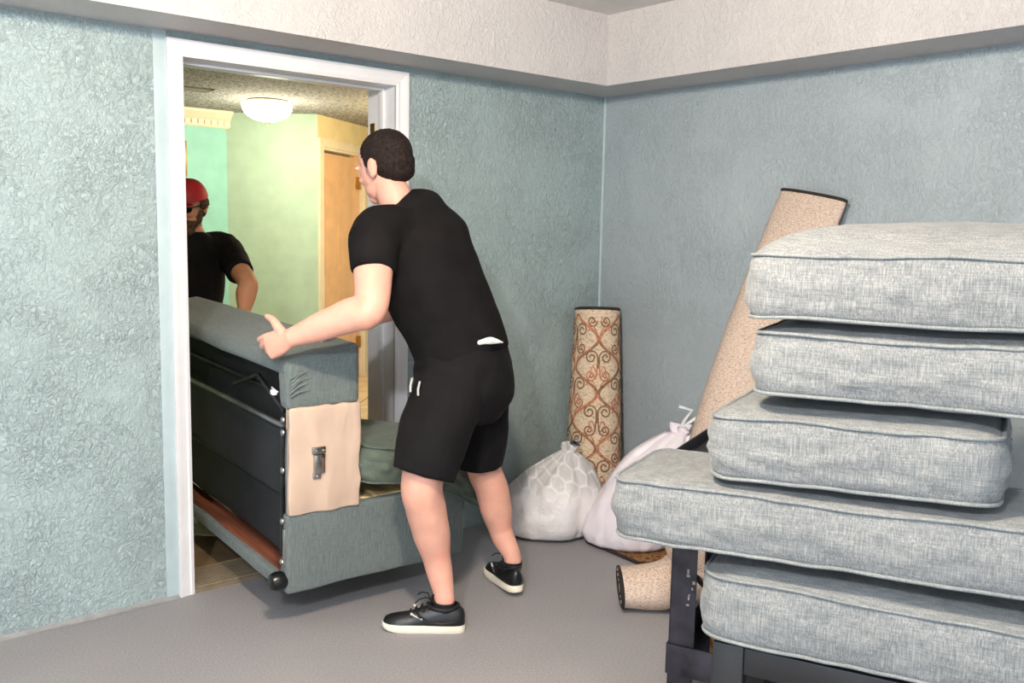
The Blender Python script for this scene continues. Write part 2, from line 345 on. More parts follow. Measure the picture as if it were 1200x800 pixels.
# ================================================================ THE HALL BEYOND
HF, HZ = .025, 2.36
P1 = at(265, 133, 7.7); P2 = at(372, 133, 7.7)
dirD = V((.83, .557, 0)).normalized(); P3 = P2 + dirD*3.0
nD = V((dirD.y, -dirD.x, 0))           # faces the viewer
struct(MB().box(-3.3, 3.0, WT, 6.0, -.06, HF-.008).build('floor_hall', 'grout', smooth=False))
flo = bpy.data.objects['floor_hall']
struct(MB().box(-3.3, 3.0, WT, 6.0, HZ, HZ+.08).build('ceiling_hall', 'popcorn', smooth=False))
struct(MB().box(-3.3, P1.x, P1.y, P1.y+.1, 0, HZ).build('wall_hall_far', 'turq', smooth=False))
struct(MB().box(-3.4, -3.3, WT, P1.y+.1, 0, HZ).build('wall_hall_left', 'mint', smooth=False))
struct(MB().box(3.0, 3.1, WT, 6.0, 0, HZ).build('wall_hall_right', 'cream', smooth=False))
struct(MB().box(P1.x, 3.0, 6.0, 6.1, 0, HZ).build('wall_hall_end', 'cream', smooth=False))
def slab(a, b, z0, z1, t, n): # vertical slab along a->b, thickness t behind the face
    a = V((a.x, a.y, 0)); b = V((b.x, b.y, 0)); mb = MB()
    mb.add([a+V((0,0,z0)), b+V((0,0,z0)), b+V((0,0,z1)), a+V((0,0,z1)), a-n*t+V((0,0,z0)), b-n*t+V((0,0,z0)), b-n*t+V((0,0,z1)), a-n*t+V((0,0,z1))],
           [[0,1,2,3],[7,6,5,4],[0,4,5,1],[1,5,6,2],[2,6,7,3],[3,7,4,0]]); return mb
dC = (P2-P1); dC.z = 0; dC.normalize(); nC = V((dC.y, -dC.x, 0)); nC = nC if nC.dot(fw) < 0 else -nC; nD = nD if nD.dot(fw) < 0 else -nD
struct(slab(P1, P2, 0, HZ, .1, nC).build('wall_hall_angled', 'mint', smooth=False))
q = lambda t: P2 + dirD*t
mb = slab(q(0), q(.075), 0, HZ, .12, nD)
for a in (slab(q(.075), q(.895), 2.10, HZ, .12, nD), slab(q(.895), q(1.12), 0, HZ, .12, nD), slab(q(1.12), q(1.95), 2.10, HZ, .12, nD), slab(q(1.95), q(3), 0, HZ, .12, nD)): mb.add(a.v, a.f)
struct(mb.build('wall_hall_side', 'cream', smooth=False))
def board(mbx, t0, t1, z0, z1, proud, depth=0): # board on wall D
    a = slab(q(t0)+nD*proud, q(t1)+nD*proud, z0, z1, proud+depth, nD); mbx.add(a.v, a.f); return mbx
for i, (ta, tb) in enumerate(((.075, .895), (1.12, 1.95))):
    dd = empty('door_%d' % (i+2), V((q((ta+tb)/2).x, q((ta+tb)/2).y, 0)), 'hall door with warm light in its peach colour' if i == 0 else 'open cream doorway at the end of the hall', None); dd['kind'] = 'structure'
    for args in ((ta-.07, ta, 0, 2.17, .02), (tb, tb+.07, 0, 2.17, .02), (ta, tb, 2.10, 2.17, .02)): board(MB(), *args).build('casing', 'hallwhite', dd, False)
    for args in ((ta, ta+.02, 0, 2.10, 0, .12), (tb-.02, tb, 0, 2.10, 0, .12), (ta, tb, 2.08, 2.10, 0, .12)): board(MB(), *args).build('jamb', 'hallwhite', dd, False)
    if i == 0:
        sl = slab(q(ta+.022)-nD*.04, q(tb-.13)-nD*.04, .03, 2.06, .035, nD).build('door_slab', 'doorslab', dd, False)
        for z0, z1 in ((.2, .85), (1.0, 1.85)):
            for t0, t1 in ((ta+.12, ta+.32), (ta+.38, ta+.56)): slab(q(t0)-nD*.034, q(t1)-nD*.034, z0, z1, .01, nD).build('door_panel', 'doorslab', sl, False)
        for z in (.3, 1.05, 1.78): slab(q(tb-.10)-nD*.012, q(tb-.03)-nD*.012, z, z+.11, .012, nD).build('hinge', 'brass', dd, False)
        slab(q(tb-.125)-nD*.03, q(tb-.02)-nD*.03, 0, 2.08, .05, nD).build('door_edge', 'doorslab', dd, False)
# hall tiles, laid on the diagonal, each one a piece of the floor
TS = .34; tm = MB().box(-TS/2+.004, TS/2-.004, -TS/2+.004, TS/2-.004, -.008, 0, bev=.002).mesh('tile'); tm.materials.append(MAT['tile'])
for i in range(-13, 20):
    for j in range(-4, 22):
        cx = -1.2 + (i*math.cos(R(45)) - j*math.sin(R(45)))*TS + 1.6; cy = .4 + (i*math.sin(R(45)) + j*math.cos(R(45)))*TS
        if -2.6 < cx < 1.5 and WT+.24 < cy < P1.y-.1 and not (cy > P2.y + .12 + (cx-P2.x)*.67 and cx > -.3):
            o = bpy.data.objects.new('tile', tm); C.objects.link(o); o.parent = flo; o.location = (cx, cy, HF); o.rotation_euler.z = R(45)
# crown moulding with dentils on the turquoise wall
cr = struct(MB().loft([[V((x, P1.y-p[0], HZ-p[1])) for p in ((0, 0), (.10, 0), (.10, .022), (.075, .035), (.055, .06), (.03, .075), (.03, .12), (.012, .135), (0, .135))] for x in (-3.3, P1.x+.02)]).build('trim_5', 'hallwhite', angle=25))
for i in range(24): MB().box(P1.x-.035-i*.055, P1.x-.005-i*.055, P1.y-.05, P1.y-.028, HZ-.115, HZ-.08).build('dentil', 'hallwhite', cr, False)
# ceiling lamp
L0 = at(313, 121, 6.9); L0.z = HZ
def hall_lamp(loc, label):
    e = empty('ceiling_lamp', loc, label, 'lamp', 'hall ceiling lamps')
    bp = MB(); bp.loft([[V((loc.x+r*math.cos(2*math.pi*k/28), loc.y+r*math.sin(2*math.pi*k/28), loc.z+z)) for k in range(28)] for r, z in ((.13, 0), (.155, -.012), (.16, -.035), (.15, -.04))]); bp.build('lamp_base', 'lampbase', e)
    g = MB(); g.loft([[V((loc.x+.185*math.cos(a)*math.cos(2*math.pi*k/32), loc.y+.185*math.cos(a)*math.sin(2*math.pi*k/32), loc.z-.045-.115*math.sin(a))) for k in range(32)] for a in [R(d) for d in (-8, 0, 12, 25, 40, 55, 70, 82, 89)]]); g.build('glass_dome', 'glow', e)
    MB().ell((loc.x, loc.y, loc.z-.165), (.012, .012, .014)).build('finial', 'brass', e)
    return e
hall_lamp(L0, 'lit white glass dome lamp on the hall ceiling')
L1 = V((.75, 2.5, HZ)); hall_lamp(L1, 'second lit dome lamp further along the hall ceiling')
for nm, L, e_, c_ in (('hall_lamp_light', L0, 18, (1, .93, .78)), ('hall_lamp_light_2', L1, 34, (1, .72, .36))):
    pl = bpy.data.lights.new(nm, 'POINT'); pl.energy = e_; pl.color = c_; pl.shadow_soft_size = .14
    po = bpy.data.objects.new(nm, pl); C.objects.link(po); po.location = L + V((0, 0, -.34))
vl = atz(222, 103, HZ)
ve = empty('ceiling_vent', vl, 'grey slatted air vent on the hall ceiling', 'vent')
for a in (-.15, .13): MB().box(vl.x+a, vl.x+a+.02, vl.y-.08, vl.y+.08, HZ-.014, HZ, bev=.003).build('vent_frame', 'vent', ve)
for i in range(7): MB().box(vl.x-.13, vl.x+.13, vl.y-.075+i*.022, vl.y-.066+i*.022, HZ-.012, HZ-.002).build('slat', 'vent', ve, False)
pf = at(216, 186, 7.5); y_ = P1.y
pe = empty('framed_picture', (pf.x-.2, y_, pf.z), 'gilt framed picture on the turquoise hall wall', 'picture')
xr = pf.x+.02; 
for bx in ((xr-.44, xr, pf.z+.12, pf.z+.145), (xr-.44, xr, pf.z-.145, pf.z-.12), (xr-.025, xr, pf.z-.12, pf.z+.12), (xr-.44, xr-.415, pf.z-.12, pf.z+.12)): MB().box(bx[0], bx[1], y_-.025, y_, bx[2], bx[3], bev=.004).build('frame_bar', 'frame', pe)
MB().box(xr-.415, xr-.025, y_-.008, y_, pf.z-.12, pf.z+.12).build('print', 'picture', pe, False)

# ceiling lamp of the garage (above the camera, out of frame)
for (gx, gy, gz), _e, _c, _s in GLOBES:
    fx = empty('ceiling_light', (gx, gy, HC-.005), 'ceiling light nearest the doorway' if gx > -3 else 'ceiling light behind the photographer', 'lamp')
    MB().loft([[V((gx+r_*math.cos(2*math.pi*k/24), gy+r_*math.sin(2*math.pi*k/24), HC-.005-z_)) for k in range(24)] for r_, z_ in ((.05, 0), (.05, .006), (.03, .01), (.015, .012))]).build('lamp_base', 'lampbase', fx)

# ================================================================ CUSHIONS
def cushion(name, w, d, h, crown_t, crown_b, M, mat, pip, label, group, seed, rc=.06, wr=.006, sag=None, parent=None, cat='cushion', pipr=.0046, sidebulge=.018, nper=128):
    """box cushion with rounded corners, crowned faces, wrinkled boxing and piped seams; M places it"""
    def outline():
        pts = []; hw, hd = w/2-rc, d/2-rc; per = [(hw, hd, 0), (-hw, hd, 90), (-hw, -hd, 180), (hw, -hd, 270)]
        for (cx, cy, a0) in per:
            for k in range(8): a = R(a0+90*k/8); pts.append((cx+rc*math.cos(a), cy+rc*math.sin(a)))
        out = []; n = len(pts); L = [0]
        for i in range(n): L.append(L[-1]+math.dist(pts[i], pts[(i+1) % n]))
        for k in range(nper):
            s_ = L[-1]*k/nper; i = max(j for j in range(n) if L[j] <= s_ + 1e-9); t = (s_-L[i])/max(1e-9, L[i+1]-L[i])
            a, b = pts[i], pts[(i+1) % n]; out.append((a[0]+(b[0]-a[0])*t, a[1]+(b[1]-a[1])*t))
        return out
    O = outline(); N3 = lambda x, y, z, f: noise.noise(V((x*f+seed*7.3, y*f+seed*3.1, z*f-seed)))
    def seam(k, sgn):
        x, y = O[k]; rz = N3(x, y, sgn*3, 4)*.007 + N3(x, y, sgn, 13)*.003
        g = 1 + N3(x, y, sgn*5, 4)*.02
        return V((x*g, y*g, sgn*h/2 + rz))
    def fin(p):
        if sag: p = V((p.x, p.y, p.z+sag(p.x/(w/2), p.y/(d/2))))
        return M @ p
    rings = []
    for sgn in (1,):
        for t in (.03, .2, .4, .58, .72, .83, .91, .965): rings.append([V((O[k][0]*t, O[k][1]*t, h/2 + crown_t*(1-t**4.5) + N3(O[k][0]*t, O[k][1]*t, 1, 5)*wr*1.3*(1-t*.5) + N3(O[k][0]*t, O[k][1]*t, 2, 16)*wr*.35)) for k in range(nper)])
    nb = len(rings); rings.append([seam(k, 1) for k in range(nper)])
    for j in range(1, 12):
        t = j/12; rg = []
        for k in range(nper):
            a, b = seam(k, 1), seam(k, -1); p = a.lerp(b, t); n2 = V((O[k][0]/(w/2), O[k][1]/(d/2), 0)); 
            ax, ay = O[k]; nx = V((max(-1, min(1, ax/(w/2)))**7, max(-1, min(1, ay/(d/2)))**7, 0)); nx = nx.normalized() if nx.length > 1e-4 else n2.normalized()
            cr_ = abs(ax)/(w/2)*abs(ay)/(d/2)
            e = math.sin(math.pi*t)
            wk = N3(ax*2.0, ay*2.0, p.z*.25+t*.6, 9)*wr*1.5 + (abs(N3(ax*4, ay*4, t*.3, 9))-.25)*wr*1.0*(1-t*.6)
            p = p + nx*(sidebulge*e**.6 + wk*e**.5 - .004)
            rg.append(p)
        rings.append(rg)
    rings.append([seam(k, -1) for k in range(nper)])
    for t in (.965, .9, .8, .6, .35, .05): rings.append([V((O[k][0]*t, O[k][1]*t, -h/2 - crown_b*(1-t**3.2) + N3(O[k][0]*t, O[k][1]*t, -3, 6)*wr)) for k in range(nper)])
    rings = [[fin(p) for p in r] for r in rings]
    loc = M @ V((0, 0, -h/2)) ; 
    if parent is None: root = empty(name, loc, label, cat, group)
    else: root = parent
    MB().loft(rings).build('cover' if parent is None else name, mat, root, True, 180)
    for sgn in (1, -1):
        pts = [fin(seam(k, sgn)+V((O[k][0]/w*.006, O[k][1]/d*.006, 0))) for k in range(nper)]
        MB().tube(pts, pipr, 6, True).build('piping', pip, root, True, 180)
    return root
SO = V((-1.7402, -2.1734, 0)); su = V((-.379, .925, 0)).normalized(); sv = V((.925, .379, 0)).normalized()
def stk(s_, k, z): return SO - su*s_ + sv*k + V((0, 0, z))
def stackM(s0, s1, k0, d, z0, z1, tilt=0, turn=0):
    c = stk((s0+s1)/2, k0+d/2, (z0+z1)/2); X = -su; Y = sv
    return Matrix.Translation(c) @ Matrix((X, Y, V((0, 0, 1)))).transposed().to_4x4() @ Matrix.Rotation(R(turn), 4, 'Z') @ Matrix.Rotation(R(tilt), 4, 'Y')
G = 'grey linen cushions piled on the bench'
cushion('sofa_cushion', .74, .58, .142, .078, .02, stackM(-.005, .735, 0, .58, 1.247, 1.389, -.3), 'linen', 'piping', 'grey linen seat cushion with domed top, topmost of the pile', G, 1, wr=.007)
cushion('sofa_cushion', .70, .56, .135, .026, .022, stackM(.012, .712, 0.005, .56, 1.072, 1.208, -.2), 'linen', 'piping', 'grey linen seat cushion lying directly beneath the domed topmost one', G, 2, wr=.008)
cushion('sofa_cushion', .615, .58, .142, .032, .025, stackM(-.072, .543, -.005, .58, .872, 1.012, -1.6, -1), 'linen', 'piping', 'short grey linen cushion in the middle of the pile with its right end showing', G, 3, wr=.008)
cushion('sofa_cushion', 1.06, .36, .142, .014, .02, stackM(-.31, .75, -.004, .345, .686, .836, -1.0), 'linen', 'piping', 'long grey linen cushion jutting out furthest left from the pile', G, 4, wr=.006, rc=.05)
cushion('sofa_cushion', .80, .34, .150, .026, .006, stackM(-.08, .72, .0, .335, .467, .618, 0), 'linen', 'piping', 'grey linen cushion at the bottom of the pile on the black bench', G, 5, wr=.006)

# bench below the pile
be = empty('bench', stk(.3, .17, 0), 'black wooden bench carrying the pile of cushions', 'bench')
BM = Matrix.Translation(SO) @ Matrix((-su, sv, V((0, 0, 1)))).transposed().to_4x4()
for s_ in (-.045, .66):
    for k in (.0, .27): MB().box(s_, s_+.075, k, k+.05, 0, .455, BM, .004).build('leg', 'blackwood', be)
for k in (.005, .29): MB().box(.03, .66, k, k+.025, .385, .452, BM, .003).build('rail', 'blackwood', be)
for s_ in (-.035, .70): MB().box(s_, s_+.025, .05, .27, .385, .452, BM, .003).build('side_rail', 'blackwood', be)
for i in range(9): MB().box(-.02+i*.08, .035+i*.08, .03, .29, .44, .458, BM, .002).build('slat', 'blackwood', be)
# scuffed black steel shelving behind it
se = empty('metal_shelf', stk(.1, .6, 0), 'scuffed black steel tray shelf standing behind the cushions', 'shelf')
S0, S1, K0, K1, ZT = -.268, .50, .37, .78, .822
for s_, sx in ((S0, 1), (S1, -1)):
    for k, ky in ((K0, 1), (K1, -1)):
        mb = MB(); a, b = sorted((s_, s_+sx*.075)); c, d_ = sorted((k, k+ky*.004)); mb.box(a, b, c, d_, 0, ZT-.038, BM)
        a, b = sorted((s_, s_+sx*.004)); c, d_ = sorted((k, k+ky*.05)); mb.box(a, b, c, d_, 0, ZT-.038, BM); po = mb.build('angle_post', 'shelf', se, False)
        if s_ == S0 and k == K0:
            for i in range(7):
                z = .37+i*.016+random.random()*.008; x = S0+.045+random.random()*.02
                MB().box(x, x+.004+random.random()*.007, K0-.0012, K0+.001, z, z+.004+random.random()*.012, BM).build('scuff', 'scuff', po, False)
for z0, hh in ((ZT-.04, .04), (.16, .09)):
    mb = MB(); mb.box(S0-.002, S1+.002, K0-.004, K1+.004, z0, z0+.004, BM)
    mb.build('shelf_tray', 'shelf', se, False)
    for a in ((S0-.004, S1+.004, K0-.008, K0-.003), (S0-.004, S1+.004, K1+.003, K1+.008), (S0-.006, S0-.001, K0-.003, K1+.003), (S1+.001, S1+.006, K0-.003, K1+.003)): MB().box(*a, z0, z0+hh, BM, .0012).build('tray_lip', 'shelf', se)
# brown thing kept on the lower shelf
MB().box(S0+.10, S0+.30, K0+.06, K0+.30, .164, .31, BM, .02).build('cloth_bundle', 'mat')
tag(bpy.data.objects['cloth_bundle'], 'brown bundle on the lower tray of the black shelf', 'bundle')

# ================================================================ RUGS, BAGS, MAT
def spiral_end(mb, c, X, Y, r, turns, wall=.004, height=V((0, 0, 0))):
    pts = [];  n = int(turns*26)
    for i in range(n+1):
        a = 2*math.pi*turns*i/n; rr = r*(.22+.76*i/n); pts.append(c + X*(rr*math.cos(a)) + Y*(rr*math.sin(a)) + height)
    mb.tube(pts, wall, 5); return mb
# patterned rug in the corner
RB = V((-.245, -.235, 0)); RT = at(700, 370, 4.70); RT.z = 1.04
re_ = empty('rolled_rug', RB, 'patterned cream rolled rug with rust scrolls standing in the corner', 'rug')
ax = (RT-RB); Lr = ax.length; axn = ax.normalized(); rX = (rt - axn*rt.dot(axn)).normalized(); rY = axn.cross(rX)
def rrad(t): return .150-.037*t
def rp(s_, h, off=0):          # s_ arc length from the front, h metres up
    t = h/Lr; r_ = rrad(t); a = s_/.135 - math.pi/2
    return RB + axn*h + (rX*math.cos(a) + rY*math.sin(a)*-1*-1)*(r_+off)
mb = MB(); mb.loft([[RB + ax*t + (rX*math.cos(2*math.pi*k/40)+rY*math.sin(2*math.pi*k/40))*rrad(t) for k in range(40)] for t in [i/16 for i in range(17)]])
mb.build('rug_roll', 'rugpat', re_, True, 60)
mb = MB(); mb.tube([RT + (rX*math.cos(2*math.pi*k/36)+rY*math.sin(2*math.pi*k/36))*(rrad(1)-.003) for k in range(36)], .007, 8, True); mb.build('edge_binding', 'darkbind', re_)
mb = MB(); mb.prism([k for k in range(36)], lambda k: RT+axn*.001+(rX*math.cos(2*math.pi*k/36)+rY*math.sin(2*math.pi*k/36))*(rrad(1)-.006), lambda k: RT+axn*.004+(rX*math.cos(2*math.pi*k/36)+rY*math.sin(2*math.pi*k/36))*(rrad(1)-.006)); spiral_end(mb, RT+axn*.006, rX, rY, rrad(1), 4); mb.build('rolled_end', 'darkbind', re_)
def ribbon(mb, pts, wd):
    n = len(pts); vs = []
    for i, (s_, h) in enumerate(pts):
        a = pts[max(i-1, 0)]; b = pts[min(i+1, n-1)]; tx, ty = b[0]-a[0], b[1]-a[1]; l_ = math.hypot(tx, ty) or 1; nx, ny = -ty/l_*wd/2, tx/l_*wd/2
        h1 = min(max(h+ny, .01), Lr-.01); h2 = min(max(h-ny, .01), Lr-.01)
        vs += [rp(s_+nx, h1, .0025), rp(s_-nx, h2, .0025)]
    mb.add(vs, [[2*i, 2*i+1, 2*i+3, 2*i+2] for i in range(n-1)])
def frontside(pp): return True
mbB, mbO = MB(), MB(); PW, QH = .141, .27
for c_ in range(-3, 4):
    for hh in range(5):
        cx = c_*PW*1.0; h0 = hh*QH + (QH/2 if c_ % 2 else 0) - .05
        for sg in (1, -1):
            og = [(cx+sg*PW*.5*(1-math.cos(2*math.pi*i/28))*.95, h0+QH*(i/28-.5)) for i in range(29)]
            og = [p for p in og if .02 < p[1] < Lr-.02]
            if len(og) > 3: ribbon(mbO if (c_+hh) % 3 else mbB, og, .010)
            for vv, rr, tn in ((1, .036, 1.5), (-1, .030, 1.4)):
                sp = []
                for i in range(34):
                    a = 2*math.pi*tn*i/33; r_ = rr*(1-.8*i/33)
                    sp.append((cx+sg*(.040-r_*math.cos(a)), h0+vv*(.045+r_*math.sin(a))))
                sp = [(cx+sg*.004, h0+vv*-.01)] + sp
                sp = [p for p in sp if .02 < p[1] < Lr-.02]
                if len(sp) > 8: ribbon(mbB if vv > 0 else (mbO if (hh+c_) % 2 else mbB), sp, .008)
            for k in range(3):
                lf = [(cx+sg*(.012+.05*i/8*(1-.2*k)), h0-.10+.035*k+.03*math.sin(i/8*3)) for i in range(9)]
                if all(.02 < p[1] < Lr-.02 for p in lf): ribbon(mbO, lf, .006)
mbB.build('brown_scrollwork', 'scrollb', re_, True, 180); mbO.build('rust_scrollwork', 'scrollo', re_, True, 180)

# tan rug leaning on the right wall, its foot bent along the floor
path = [(atx(953, 229, -.05), .160, .032), (atx(925, 300, -.13), .15, .06), (atx(893, 385, -.23), .145, .09), (atx(863, 470, -.34), .14, .11), (atx(836, 560, -.44), .14, .115), (atx(818, 630, -.53), .13, .12)]
te = empty('rolled_rug', V((path[-1][0].x, path[-1][0].y, 0)), 'plain tan rolled rug leaning on the blue wall behind the cushions', 'rug')
toe = at(742, 690, 3.55)
kn = path[-1][0].copy()
secs = [(p, a, b, V((0, -1, 0)).lerp(rt, i/5)) for i, (p, a, b) in enumerate(path)]
fin_ = atz(727, 687, .078); kA = fin_ + V((rt.x, rt.y, 0))*.17 + UP*.012; kB = fin_ + V((rt.x, rt.y, 0))*.29 + UP*.10
secs = secs[:-1] + [(kB + UP*.14 + fw*.02, .13, .115, rt), (kB, .115, .11, rt+UP*.6), (kA, .088, .115, UP), (fin_, .072, .11, UP)]
mb = MB(); mb.sweep(secs, 7, 32, 0, 0); mb.build('rug_roll', 'rugtoe', te, True, 60)
# dark bound rim and coil at each end
Ta = (secs[0][0]-secs[1][0]).normalized(); Aa = (V((0, -1, 0))+Ta*Ta.y).normalized(); Ba = Ta.cross(Aa)
mb = MB(); mb.tube([secs[0][0]+Aa*(.158*math.cos(2*math.pi*k/36))+Ba*(.031*math.sin(2*math.pi*k/36)) for k in range(36)], .007, 8, True); mb.build('edge_binding', 'darkbind', te)
mb = MB(); mb.prism(list(range(36)), lambda k: secs[0][0]+Ta*.001+Aa*(.152*math.cos(2*math.pi*k/36))+Ba*(.027*math.sin(2*math.pi*k/36)), lambda k: secs[0][0]+Ta*.004+Aa*(.152*math.cos(2*math.pi*k/36))+Ba*(.027*math.sin(2*math.pi*k/36))); spiral_end(mb, secs[0][0]+Ta*.005, Aa, Ba*.17, .15, 3); mb.build('rolled_end', 'darkbind', te)
Tb = (secs[-1][0]-secs[-2][0]).normalized(); Ab = (V((0, 0, 1))-Tb*Tb.z).normalized(); Bb = Tb.cross(Ab); ce = secs[-1][0]
mb = MB(); mb.tube([ce+Ab*(.071*math.cos(2*math.pi*k/36))+Bb*(.109*math.sin(2*math.pi*k/36)) for k in range(36)], .005, 8, True); mb.build('edge_binding', 'darkbind', te)
mb = MB(); mb.prism(list(range(36)), lambda k: ce+Tb*.001+Ab*(.067*math.cos(2*math.pi*k/36))+Bb*(.104*math.sin(2*math.pi*k/36)), lambda k: ce+Tb*.003+Ab*(.067*math.cos(2*math.pi*k/36))+Bb*(.104*math.sin(2*math.pi*k/36))); mb.build('rolled_end', 'rugbeige', te)
mb = MB(); spiral_end(mb, ce+Tb*.004, Ab, Bb*1.45, .074, 3, .003); mb.build('coil_edge', 'darkbind', te)

def bag(name, base, rx, ry, H, top, mat, label, seed, fat=1.0, gather=.03, rotz=0):
    root = empty(name, base, label, 'bag', 'white plastic bags by the corner')
    prof = [(0, .45), (.012, .70), (.05, .90), (.14, 1.0), (.28, 1.03), (.42, .98), (.55, .88), (.67, .74), (.78, .56), (.87, .38), (.94, .22), (.985, .12), (1.0, .10)]
    rings = []; n = 96
    for j in range(len(prof)*3-2):
        i = j//3; t = (j % 3)/3; a = prof[i]; b = prof[min(i+1, len(prof)-1)]; h = a[0]+(b[0]-a[0])*t; r_ = (a[1]+(b[1]-a[1])*t)**(fat if h > .3 else 1); rg = []
        for k in range(n):
            th = 2*math.pi*k/n; cx, sx = math.cos(th), math.sin(th)
            q_ = V((cx*2.0, sx*2.0, h*2.2+seed*5)); d = noise.noise(q_)*.12 + noise.noise(q_*2.6)*.05
            rid = (abs(noise.noise(V((cx*5, sx*5, h*1.3+seed))))-.25)*.16*(.15+h**1.5) + (abs(noise.noise(V((cx*9+h*3, sx*9, h*4+seed*2))))-.2)*.06
            rr = r_*(1+d*min(1, h*8+.2)-rid)
            rg.append(base + Matrix.Rotation(rotz, 3, 'Z') @ V((rx*rr*cx, ry*rr*sx, 0)) + V((top[0], top[1], 0))*h**1.6 + V((0, 0, H*h + noise.noise(V((cx*3, sx*3, seed)))*.012*min(1, h*5))))
        rings.append(rg)
    MB().loft(rings).build('bag_body', mat, root, True, 180)
    tp = base + V((top[0], top[1], H))
    rings = []
    for j in range(7):
        t = j/6; rg = []
        for k in range(40):
            th = 2*math.pi*k/40; r_ = (gather*(.55 if j == 1 else .75+t*.7))*(1+.38*math.sin(th*7+seed)+.25*math.sin(th*3+t*2))
            rg.append(tp + V((r_*math.cos(th), r_*math.sin(th), -.012 + t*.045*(1+.4*math.sin(th*2+seed)))) + rt*(t*.01))
        rings.append(rg)
    MB().loft(rings).build('gathered_neck', mat, root, True, 180)
    return root
b1 = V((-.598, -.292, 0)); bag('rubbish_bag', b1, .245, .20, .40, tuple((rt*.085)[:2]), 'bag1', 'white plastic bag showing a hexagon patterned cloth inside', 1.3, fat=.85, gather=.026, rotz=R(-40))
b2 = V((-.42, -.655, 0)); bk = bag('rubbish_bag', b2, .225, .17, .53, tuple((rt*.21)[:2]), 'bag2', 'plain white plastic bag with tied handles against the blue wall', 2.9, fat=.5, gather=.03, rotz=R(-40))
tp = b2 + V((rt.x*.21, rt.y*.21, .55))
for s1, s2, hh in ((.05, .02, .085), (.07, -.02, .045)):
    mb = MB(); mb.tube([tp, tp+rt*s1*.4+V((0, 0, hh*.5)), tp+rt*s1+V((0, 0, hh)), tp+rt*(s1-.06)+V((0, 0, hh+.018))] if hh > .06 else [tp, tp+rt*.03+V((0, 0, .02)), tp+rt*.07+V((0, 0, .05)), tp+rt*.09+V((0, 0, .02))], .008, 7); mb.build('tie_handle', 'tie', bk)
me_ = empty('floor_mat', V((-.47, -.74, 0)), 'small brown mottled mat under the plain white bag', 'mat')
c4 = [atz(688, 636, 0), atz(752, 663, 0), atz(812, 655, 0), atz(742, 622, 0)]
mb = MB(); mb.prism(c4, lambda p: p+V((0, 0, .001)), lambda p: p+V((0, 0, .010))); mb.build('mat_pile', 'mat', me_, False)
for i in range(4): MB().tube([c4[i]+V((0, 0, .007)), c4[(i+1) % 4]+V((0, 0, .007))], .008, 8).build('edge_binding', 'darkbind', me_)

# ================================================================ THE SOFA ON ITS WAY THROUGH THE DOOR
SW, SL, SH, BT, BH = .765, 1.62, .845, .272, .295
so = empty('sofa', V((-2.085, -.545, .135)), 'sage grey sofa with one arm off, carried through the doorway', 'sofa')
so.rotation_euler = (R(2.2), 0, R(-2))
def sp_build(mb, name, mat, parent=so, smooth=True, angle=40):
    me = mb.mesh(name); bm = bmesh.new(); bm.from_mesh(me); bmesh.ops.recalc_face_normals(bm, faces=bm.faces); bm.to_mesh(me); bm.free()
    return link(name, me, mat, parent, smooth, angle)
# upper back in fabric, with puckered near end
n3 = lambda x, y, z: noise.noise(V((x, y, z)))
def soft_box(x0, x1, y0, y1, z0, z1, r, nx, ny, nz, disp):
    """rounded box subdivided for soft fabric, displaced along its normal"""
    bm = bmesh.new(); bmesh.ops.create_cube(bm, size=1)
    for q_ in bm.verts: q_.co = V((x0 if q_.co.x < 0 else x1, y0 if q_.co.y < 0 else y1, z0 if q_.co.z < 0 else z1))
    bmesh.ops.bevel(bm, geom=bm.edges[:], offset=r, segments=4, affect='EDGES', profile=.5)
    for _ in range(3):
        es = [e for e in bm.edges if e.calc_length() > .035]
        if es: bmesh.ops.subdivide_edges(bm, edges=es, cuts=1, use_grid_fill=True)
    bmesh.ops.triangulate(bm, faces=[f for f in bm.faces if len(f.verts) > 4]); bm.normal_update(); bm.verts.index_update()
    nr = [q_.normal.copy() for q_ in bm.verts]
    for q_, n_ in zip(bm.verts, nr): q_.co += disp(q_.co, n_)
    mb = MB(); mb.add([q_.co.copy() for q_ in bm.verts], [[q_.index for q_ in f.verts] for f in bm.faces]); bm.free(); return mb
def dfab(co, n_): return n_*(n3(co.x*9, co.y*9, co.z*9)*.006 + n3(co.x*26, co.y*20, co.z*34)*.0022) + V((0, 0, .045*max(0, (co.x)/BT) if co.z > .73 else 0))
sp_build(soft_box(-.012, BT, -.002, SL, .785, SH, .022, 1, 1, 1, dfab), 'back_top', 'sofafab', angle=180)
sp_build(soft_box(-.008, BT, -.006, .07, .665, SH-.01, .022, 1, 1, 1, dfab), 'back_end', 'sofafab', angle=180)
pk = MB()
for i in range(9):
    z = .71+random.random()*.10; y0 = -.006; a = random.uniform(-.4, .4)
    pk.tube([V((.004, y0-.002, z)), V((.03, y0-.004, z+.02+a*.02)), V((.06+random.random()*.03, y0+.002, z+.03+a*.05))], [.004, .005, .001], 6)
sp_build(pk, 'gathered_pleats', 'sofafab')
sp_build(soft_box(.075, BT-.006, .01, SL-.02, BH, .80, .01, 1, 1, 1, lambda c, n_: V((0, 0, 0))), 'back_core', 'blackcloth')
